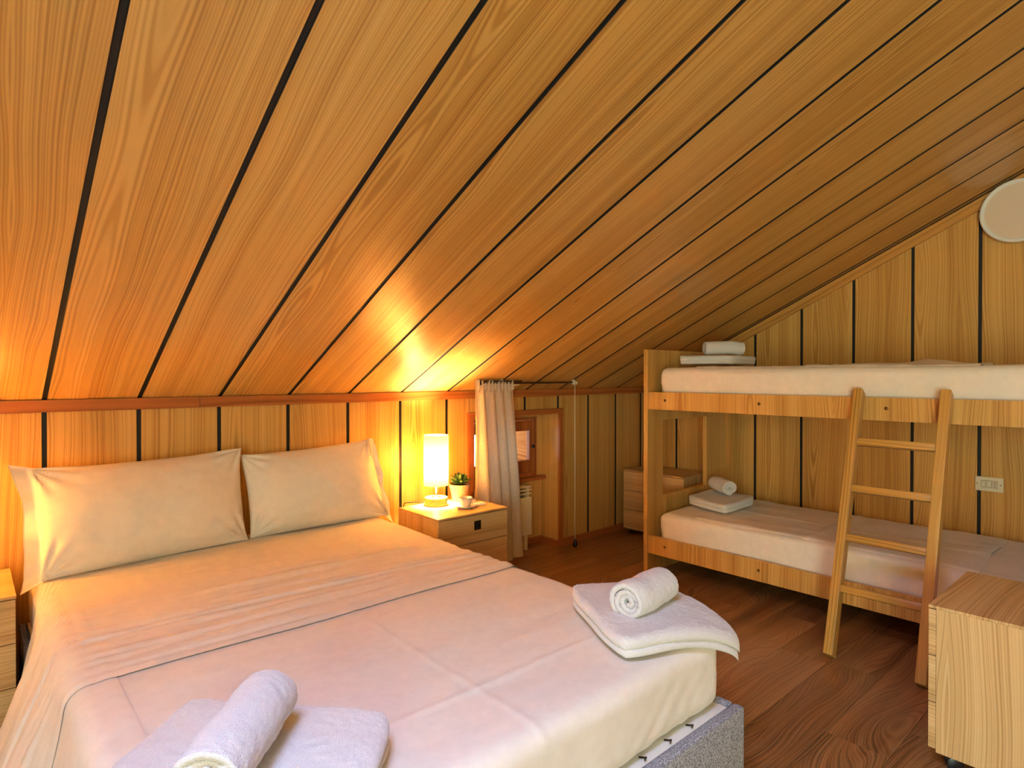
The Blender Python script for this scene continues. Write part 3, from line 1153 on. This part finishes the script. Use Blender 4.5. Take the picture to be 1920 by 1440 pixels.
def frame_panel(x0, x1, z0, z1, hx0, hx1, hz0, hz1, y0, y1):
    mb = MB()
    o = [(x0, z0), (x1, z0), (x1, z1), (x0, z1)]
    h = [(hx0, hz0), (hx1, hz0), (hx1, hz1), (hx0, hz1)]
    vs = [(x, y0, z) for x, z in o] + [(x, y0, z) for x, z in h] + [(x, y1, z) for x, z in o] + [(x, y1, z) for x, z in h]
    fs = []
    for i in range(4):
        j = (i + 1) % 4
        fs += [(i, j, 4 + j, 4 + i), (8 + j, 8 + i, 12 + i, 12 + j), (j, i, 8 + i, 8 + j), (4 + i, 4 + j, 12 + j, 12 + i)]
    mb.add(vs, fs)
    return mb


o = rel(frame_panel(3.072, BX1, 0.0, 1.356, 3.232, 3.742, 0.456, 0.923, PY0, PY1), 'end_panel', M['bunk_v'], bunk, BB)
fix_normals(o)
o = rel(frame_panel(3.072, BX1, 0.0, 1.356, 3.232, 3.742, 0.456, 0.923, QY0, QY1), 'end_panel', M['bunk_v'], bunk, BB)
fix_normals(o)
for za, zb in ((0.123, 0.231), (0.9945, 1.0994)):
    rail = rel(MB().box(XR, XR + 0.022, QY1, PY0, za, zb, 0.0012), 'front_rail', M['bunk_v'], bunk, BB)
    for sy in (2.09, 1.515, 0.925, 0.35):
        s = MB().lathe([(0.0, 0.003), (0.0055, 0.0025), (0.008, 0.0), (0.008, -0.004)], 12).obj('screw', M['brass'], rail, True,
                       loc=(XR - BB.x - 0.001, sy - BB.y, (za + zb) / 2 + 0.004), rot=(0, -PI / 2, 0))
    rel(MB().box(BX1 - 0.03, BX1 - 0.008, QY1, PY0, za, zb, 0.0012), 'back_rail', M['bunk_v'], bunk, BB)
    rel(MB().box(XR + 0.022, BX1 - 0.03, QY1, PY0, za + 0.036, za + 0.052), 'base_board', M['cab_x'], bunk, BB)

for (zb, zt, lb, sd, wave) in ((0.190, 0.372, 'white sheeted mattress on the lower bunk', 2.0, False),
                               (1.062, 1.243, 'white sheeted mattress on the upper bunk', 6.0, True)):
    bc = Vector((3.525, 1.15, (zb + zt) / 2))

    def mdisp(q, n, sd=sd, bc=bc, zt=zt):
        w = q + bc
        if n.z > 0.5:
            k = 0.006 * nz(w.x * 3, w.y * 2.2, sd) + 0.003 * nz(w.x * 9, w.y * 3, sd + 1)
        else:
            s = w.y if abs(n.x) > abs(n.y) else w.x
            k = 0.008 * nz(s * 2.3, w.z * 5, sd) + 0.003 * nz(s * 3 + w.z * 18, w.z * 14, sd)
            if abs(n.x) > 0.5:
                k -= 0.018 * gauss(w.y - 2.17, 0.05) * max(0.0, (bc.z - w.z) / 0.09)
        return q + n * k
    vs, fs = rbox(0.825, 2.02, zt - zb, 0.045, 0.022, mdisp)
    mt = thing('bunk_mattress', lb, 'mattress', (bc.x, bc.y, zb), 0)
    dz = Vector((0, 0, bc.z - zb))
    mesh_obj('mattress_cover', [v + dz for v in vs], fs, M['cotton'], mt, True)
    # loose top sheet lying on the mattress, hem towards the near end
    N1, N2 = 60, 110
    vs = []
    for j in range(N2):
        k = j / (N2 - 1)
        for i in range(N1):
            a = i / (N1 - 1)
            x = 3.128 + 0.795 * a
            hem = 0.60 + 0.02 * nz(a * 3, sd) + 0.03 * a
            y = hem + (1.98 - hem) * k
            z = zt + 0.006 * nz(x * 3, y * 2.2, sd) + 0.003 * nz(x * 9, y * 3, sd + 1) + 0.006
            if j == 0:
                z -= 0.005
            z += 0.005 * gauss(y - 1.30 - 0.02 * nz(x * 5, sd), 0.014) + 0.005 * gauss(x - 3.50 - 0.02 * nz(y * 3, sd), 0.012)
            z += 0.007 * max(0.0, nz(x * 5 + y, y * 10, sd)) + 0.003 * nz(x * 14, y * 5, sd + 2)
            if wave:
                z += 0.030 * gauss(y - 0.80 - 0.25 * (a - 0.3), 0.09) * max(0, a * 1.2) + 0.012 * gauss(y - 1.1, 0.15) * a
            edge = min(a, 1 - a)
            if edge < 0.05:
                z -= 0.030 * (1 - edge / 0.05) ** 2
            if k > 0.97:
                z -= 0.005
            vs.append((x - bc.x, y - bc.y, z - zb))
    mesh_obj('top_sheet', vs, grid_faces(N1, N2), M['cotton'], mt, True)

folded_towel('folded_towel', 'white folded towel on the lower bunk near the end panel',
             [(3.36, 2.13), (3.70, 2.14), (3.68, 1.82), (3.26, 1.80)], 0.054, 0.393, 'folded towels', None, 8.1)
rolled_towel('white rolled towel on the lower bunk', (3.525, 1.915, 0.451 + 0.050), (3.655, 2.095, 0.451 + 0.050), 0.055, 'rolled towels', 3.9)
folded_towel('folded_towel', 'white folded towel on the upper bunk near the end panel',
             [(3.20, 2.10), (3.62, 2.12), (3.74, 1.84), (3.33, 1.80)], 0.052, 1.266, 'folded towels', None, 11.1)
rolled_towel('white rolled towel on the upper bunk', (3.555, 1.855, 1.322 + 0.046), (3.375, 2.01, 1.322 + 0.046), 0.050, 'rolled towels', 9.9)

# ---- ladder leaning on the upper rail
lad = thing('bunk_ladder', 'wooden four-rung ladder leaning on the upper bunk rail', 'ladder', (2.735, 0.855, 0))
LX0, LX1, LZ = 2.722, 3.058, 1.118
lean = math.atan2(LX1 - LX0, LZ)
LL = math.hypot(LX1 - LX0, LZ)
st = MB().box(-0.024, 0.024, -0.019, 0.019, 0.0, LL, 0.003)
# level the foot and the top of the stile
st.v = [(a, b, c + (-a * math.tan(lean) if c < 0.1 else (-a * math.tan(lean) if c > LL - 0.1 else 0))) for a, b, c in st.v]
zmin = min(c for a, b, c in st.v)
s1 = st.obj('stile', M['ladder_z'], lad, loc=(LX0 - 2.735, 1.028 - 0.855, 0.010), rot=(0, lean, 0))
inst(s1, lad, (LX0 - 2.735, 0.692 - 0.855, 0.010), (0, lean, 0))
r1 = None
for rzv in (0.283, 0.490, 0.697, 0.899):
    k = rzv / LZ
    p = (LX0 + (LX1 - LX0) * k - 2.735, 0.005, rzv)
    if r1 is None:
        r1 = MB().box(-0.021, 0.021, -0.155, 0.155, -0.0165, 0.0165, 0.008).obj('rung', M['ladder_y'], lad, loc=p, rot=(0, lean, 0), auto=True)
    else:
        inst(r1, lad, p, (0, lean, 0))

# ================================================================== LAMPS
def table_lamp(label, loc, power):
    r = thing('table_lamp', label, 'lamp', loc, 0, 'bedside lamps')
    MB().lathe([(0.0, 0.0), (0.062, 0.0), (0.064, 0.002), (0.064, 0.040), (0.062, 0.043), (0.0, 0.043)], 40).obj('base', M['lamp_wood'], r, auto=True)
    # small dark display on the rim of the base, with a light mark
    an0 = -1.02
    vs = []
    for i in range(6):
        an = an0 + (i - 2.5) * 0.075
        for z in (0.008, 0.034):
            vs.append((0.0648 * math.cos(an), 0.0648 * math.sin(an), z))
    dp = mesh_obj('display', vs, [(2 * i, 2 * i + 2, 2 * i + 3, 2 * i + 1) for i in range(5)], M['black'], r)

    def mark(pts):
        mb = MB()
        mb.tube([(0.0655 * math.cos(an0 + a), 0.0655 * math.sin(an0 + a), z) for a, z in pts], 0.0011, 5)
        mb.obj('display_mark', M['ivory'], dp)
    mark([(-0.03, 0.028), (-0.09, 0.027), (-0.11, 0.021), (-0.09, 0.015), (-0.03, 0.014)])
    mark([(0.05, 0.014), (0.05, 0.028), (0.09, 0.028)])
    mark([(0.05, 0.021), (0.08, 0.021)])
    MB().lathe([(0.0, 0.043), (0.022, 0.043), (0.022, 0.046), (0.006, 0.049), (0.005, 0.05), (0.005, 0.16), (0.0, 0.16)], 16).obj('stem', M['chrome'], r, True)
    sh = MB()
    R_, z0, z1 = 0.068, 0.110, 0.385
    sh.lathe([(R_, z0), (R_, (z0 + z1) / 2), (R_, z1), (R_ - 0.0015, z1), (R_ - 0.0015, (z0 + z1) / 2), (R_ - 0.0015, z0), (R_, z0)], 40)
    sh.obj('shade', M['shade'], r, auto=True)
    ft = MB()
    for k in range(3):
        a = k * 2 * PI / 3
        ft.tube([(0, 0, z1 - 0.012), (R_ * math.cos(a), R_ * math.sin(a), z1 - 0.006)], 0.0012, 5)
    ft.obj('shade_fitter', M['chrome'], r)
    MB().lathe([(0.0, 0.16), (0.013, 0.16), (0.013, 0.185), (0.0, 0.187)], 14).obj('lamp_holder', M['ivory'], r, True)
    MB().tube([(0.0, 0.064, 0.012), (-0.03, 0.085, 0.008), (-0.07, 0.115, 0.006), (-0.12, 0.13, 0.006), (-0.13, 0.15, -0.05)] if loc[0] > 1 else
              [(0.0, 0.064, 0.012), (0.03, 0.085, 0.008)], 0.0025, 6).obj('cable', M['black'], r, True)
    l = bpy.data.lights.new('bulb_light', 'POINT')
    l.energy = power
    l.color = (1.0, 0.62, 0.33)
    l.shadow_soft_size = 0.05
    lo = bpy.data.objects.new('bulb_light', l)
    COL.objects.link(lo)
    lo.parent = r
    lo.location = (0, 0, 0.232)
    return r


table_lamp('lit table lamp with cream cylinder shade on the nightstand by the curtain', (1.928, 2.787, NSH + 0.0005), 60.0)
table_lamp('lit table lamp on the nightstand at the left edge of the room', (-0.215, 2.76, NSH + 0.0005), 60.0)

# wall disc lamp
wl_ = thing('wall_lamp', 'round flat wall lamp with white rim high on the gable wall', 'lamp', (XG - 0.024, 0.612, 2.048))
MB().lathe([(0.138, 0.0), (0.160, 0.0), (0.163, 0.006), (0.163, 0.026), (0.157, 0.031), (0.147, 0.030), (0.144, 0.024), (0.138, 0.022)], 64) \
    .obj('rim', M['white_paint'], wl_, True, rot=(0, -PI / 2, 0))
MB().lathe([(0.0, 0.024), (0.08, 0.024), (0.145, 0.023), (0.145, 0.004), (0.0, 0.004)], 64).obj('diffuser', plain('diffuser_acrylic', srgb(228, 210, 188), 0.45), wl_, auto=True, rot=(0, -PI / 2, 0))

# ================================================================== switch plate
sw = thing('switch_plate', 'ivory switch and socket plate on the gable wall behind the ladder', 'switch', (XG, 0.733, 0.617))
MB().box(-0.008, 0.0, -0.060, 0.060, -0.038, 0.038, 0.002).obj('plate', M['ivory'], sw)
for i, yy in enumerate((0.024, -0.001)):
    b = MB().box(-0.0125, -0.007, yy - 0.009, yy + 0.009, -0.018, 0.018, 0.001).obj('rocker', M['ivory'], sw)
    MB().box(-0.0131, -0.0124, yy - 0.003, yy + 0.003, -0.014, -0.0125).obj('mark', M['dark_metal'], b)
    if i == 0:
        MB().box(-0.0131, -0.0124, yy - 0.003, yy + 0.003, 0.0125, 0.014).obj('mark', M['dark_metal'], b)
    # dark reveal around the rocker
    MB().box(-0.0086, -0.0079, yy - 0.0105, yy + 0.0105, -0.0195, 0.0195).obj('reveal', M['dark_metal'], sw)
sk = MB().box(-0.0105, -0.007, -0.034, -0.017, -0.018, 0.018, 0.001).obj('socket', M['ivory'], sw)
MB().box(-0.0086, -0.0079, -0.0355, -0.0155, -0.0195, 0.0195).obj('reveal', M['dark_metal'], sw)
for zz in (-0.0105, 0.0, 0.0105):
    MB().tube([(-0.0112, -0.0255, zz), (-0.0102, -0.0255, zz)], 0.003, 10).obj('socket_hole', M['black'], sk)
for yy in (0.051, -0.050):
    MB().tube([(-0.0088, yy, 0.0), (-0.0078, yy, 0.0)], 0.0026, 10).obj('screw', M['dark_metal'], sw)

# ================================================================== CURTAIN, ROD, PULL CORD
CYR, CZR = 2.815, 1.152
rod = thing('curtain_rod', 'slim brown curtain rod under the sloped ceiling above the small window', 'curtain rod', (2.66, CYR, CZR))
MB().tube([(-0.42, 0, 0), (0.45, 0, 0)], 0.006, 10).obj('rod', M['brown_metal'], rod, True)
for bx in (-0.40, 0.415):
    MB().box(bx - 0.010, bx + 0.010, -0.012, 0.012, -0.010, 0.012, 0.003).box(bx - 0.007, bx + 0.007, -0.008, 0.008, 0.010, 0.0185) \
        .obj('bracket', M['ivory'] if bx > 0 else M['brown_metal'], rod)
MB().box(-0.37, -0.07, -0.012, 0.004, 0.006, 0.0165, 0.002).obj('ceiling_track', M['brown_metal'], rod)
cu = thing('curtain', 'white cotton curtain drawn to the left in front of the small window', 'curtain', (2.40, CYR, 0.07))
NU, NV = 150, 70
vs = []
for j in range(NV):
    v = j / (NV - 1)                      # 0 top .. 1 bottom
    z = CZR + 0.012 - v * (CZR + 0.012 - 0.068)
    xl = 2.222 + 0.012 * math.sin(v * 3) - 0.01 * v
    xr_ = 2.515 + 0.115 * v ** 0.8
    for i in range(NU):
        u = i / (NU - 1)
        ph = u * 2 * PI * 4.3 + 0.5 * math.sin(u * 9) + 0.25 * math.sin(v * 3 + u * 4)
        amp = 0.014 + 0.026 * min(1.0, v * 1.6)
        if v < 0.05:
            amp = 0.012
            ph = u * 2 * PI * 11
        amp *= 0.75 + 0.35 * math.sin(u * 5 + 1)
        x = xl + (xr_ - xl) * u + 0.010 * math.cos(ph) * min(1, v * 2)
        y = CYR - 0.004 + amp * math.sin(ph) * (1 if v > 0.05 else 0.9) - 0.02 * v * (1 - u)
        if v < 0.05:
            y -= 0.004
        zz = z + (0.010 * math.sin(u * 21) * (1 - v / 0.05) if v < 0.05 else 0) + 0.004 * nz(u * 5, v * 4)
        if v > 0.6:
            zz += (u - 0.75) * 0.030 * (v - 0.6) / 0.4
        vs.append((x - 2.40, y - CYR, min(zz, ceil_z(y) - 0.004) - 0.07))
mesh_obj('cloth', vs, grid_faces(NU, NV), M['curtain'], cu, True)
vsh = []
for j in (NV - 6, NV - 5):
    pass
MB().tube([(0.12, -0.012, 1.068), (0.165, -0.014, 1.072)], 0.004, 8).obj('hook', M['ivory'], cu, True)

pc = thing('pull_cord', 'thin ivory pull cord with dark wooden bob hanging from the curtain rod', 'cord', (3.075, CYR - 0.012, 0.03))
MB().tube([(0.0, 0, 1.115), (-0.001, 0, 0.8), (0.002, 0, 0.5), (0.0, 0, 0.2), (0.003, 0, 0.045)], 0.0028, 6).obj('cord', M['ivory'], pc, True)
MB().lathe([(0.0, 0.0), (0.010, 0.003), (0.016, 0.013), (0.0165, 0.024), (0.012, 0.040), (0.006, 0.053), (0.004, 0.058), (0.0, 0.059)], 18) \
    .obj('bob', M['dark_wood'], pc, True, loc=(0.003, 0, 0))
MB().tube([(-0.013, 0, 1.118), (0.013, 0, 1.118)], 0.013, 14).obj('pulley', M['ivory'], pc, auto=True)

# ================================================================== RADIATOR in the niche
rd = thing('radiator', 'cream panel radiator in the niche behind the curtain', 'radiator', (2.66, 3.085, 0.10))
MB().box(-0.25, 0.249, -0.035, 0.035, 0.0, 0.262, 0.006).obj('panel', M['ivory'], rd)
for zz in (0.286, 0.311, 0.334):
    MB().box(-0.249, 0.247, -0.034, 0.034, zz - 0.006, zz + 0.006, 0.003).obj('grille_bar', M['ivory'], rd)
for xx in (-0.22, 0.0, 0.225):
    MB().box(xx - 0.010, xx + 0.010, -0.02, 0.02, 0.260, 0.334).obj('grille_post', M['ivory'], rd)
for xx in (-0.2, 0.2):
    MB().box(xx - 0.012, xx + 0.012, -0.03, 0.03, -0.10, 0.003).obj('foot', M['ivory'], rd)

# ================================================================== THINGS ON THE NIGHTSTAND
pp = thing('potted_succulent', 'green rosette succulent in a clay pot beside the lit lamp', 'plant', (2.105, 2.808, NSH))
MB().lathe([(0.0, 0.0), (0.040, 0.0), (0.043, 0.004), (0.055, 0.070), (0.058, 0.074), (0.060, 0.090), (0.058, 0.093), (0.054, 0.092), (0.052, 0.080), (0.0, 0.080)], 36) \
    .obj('pot', M['pot'], pp, True)
MB().lathe([(0.0, 0.086), (0.03, 0.087), (0.0525, 0.083)], 24).obj('soil', M['soil'], pp, True)


def leaf_mesh():
    N1, N2 = 7, 9
    vs, fs = [], []
    for lay in (1, -1):
        for j in range(N2):
            v = j / (N2 - 1)
            w = 0.30 * (math.sin(PI * (0.12 + 0.86 * v) ** 0.9)) ** 0.8 * (1 if v < 0.999 else 0.0)
            for i in range(N1):
                a = i / (N1 - 1) * 2 - 1
                th = 0.075 * (1 - a * a) ** 0.5 * (1 - 0.8 * v)
                cup = 0.20 * a * a * w / 0.3
                vs.append((a * w, v, cup + lay * th * 0.6 + 0.38 * v * v * 0.6))
    o = N1 * N2
    fs = grid_faces(N1, N2) + [tuple(reversed(f)) for f in grid_faces(N1, N2, o)]
    return vs, fs


lv, lf = leaf_mesh()
l0 = None
k = 0
for ringi, (cnt, tilt, ln, zz) in enumerate(((9, 0.18, 0.062, 0.092), (9, 0.50, 0.058, 0.100), (8, 0.82, 0.050, 0.106), (6, 1.12, 0.040, 0.110), (4, 1.38, 0.028, 0.114))):
    for q in range(cnt):
        az = 2 * PI * q / cnt + ringi * 0.55 + random.uniform(-0.12, 0.12)
        tl = tilt + random.uniform(-0.10, 0.12)
        rot = (Matrix.Rotation(az, 4, 'Z') @ Matrix.Rotation(tl, 4, 'X')).to_euler()
        s = ln * random.uniform(0.9, 1.1)
        dirn = Vector((-math.sin(az), math.cos(az), 0)) * 0.008
        if l0 is None:
            l0 = mesh_obj('leaf', lv, lf, M['leaf'], pp, True, (dirn.x, dirn.y, zz), rot)
            l0.scale = (s, s, s)
        else:
            inst(l0, pp, (dirn.x, dirn.y, zz), rot, (s, s, s))

SCX, SCY = 2.005, 2.625
sa = thing('saucer', 'white porcelain saucer under the coffee cup on the nightstand', 'saucer', (SCX, SCY, NSH))
MB().lathe([(0.0, 0.003), (0.028, 0.003), (0.030, 0.0), (0.034, 0.0), (0.036, 0.003), (0.060, 0.013), (0.061, 0.0145), (0.059, 0.0155), (0.036, 0.007), (0.0, 0.006)], 36).obj('dish', M['porcelain'], sa, True)
cp = thing('coffee_cup', 'white porcelain coffee cup on the saucer on the nightstand', 'cup', (SCX + 0.002, SCY, NSH + 0.0075))
MB().lathe([(0.0, 0.002), (0.018, 0.002), (0.020, 0.0), (0.022, 0.001), (0.023, 0.005), (0.032, 0.018), (0.037, 0.036), (0.0385, 0.048), (0.0375, 0.0485), (0.035, 0.036), (0.029, 0.018), (0.018, 0.008), (0.0, 0.007)], 36).obj('bowl', M['porcelain'], cp, True)
MB().lathe([(0.0, 0.036), (0.0345, 0.036)], 24).obj('coffee', M['coffee'], cp, True)
hd = Vector((0.80, -0.60, 0))
MB().tube([tuple(hd * (0.036 + 0.020 * math.sin(PI * q / 8)) + Vector((0, 0, 0.040 - 0.027 * q / 8))) for q in range(9)], 0.0032, 8).obj('handle', M['porcelain'], cp, True)
N1, N2 = 14, 8
sg = thing('sugar_sachet', 'small white paper sachet lying behind the coffee cup', 'sachet', (2.105, 2.625, NSH))
vs = []
for lay in (1, -1):
    for j in range(N2):
        for i in range(N1):
            u, v = i / (N1 - 1), j / (N2 - 1)
            th = (max(0, 1 - (2 * u - 1) ** 4) * max(0, 1 - (2 * v - 1) ** 2)) ** 0.5
            z = 0.009 + lay * 0.007 * th + 0.002 * nz(u * 6, v * 4, lay) * th
            vs.append(((u - 0.5) * 0.075, (v - 0.5) * 0.034, max(z - (0.006 * (1 - th)), 0.0005)))
o = mesh_obj('packet', vs, grid_faces(N1, N2) + [tuple(reversed(f)) for f in grid_faces(N1, N2, N1 * N2)], M['white_paint'], sg, True)
o.rotation_euler = (0, 0, -0.35)
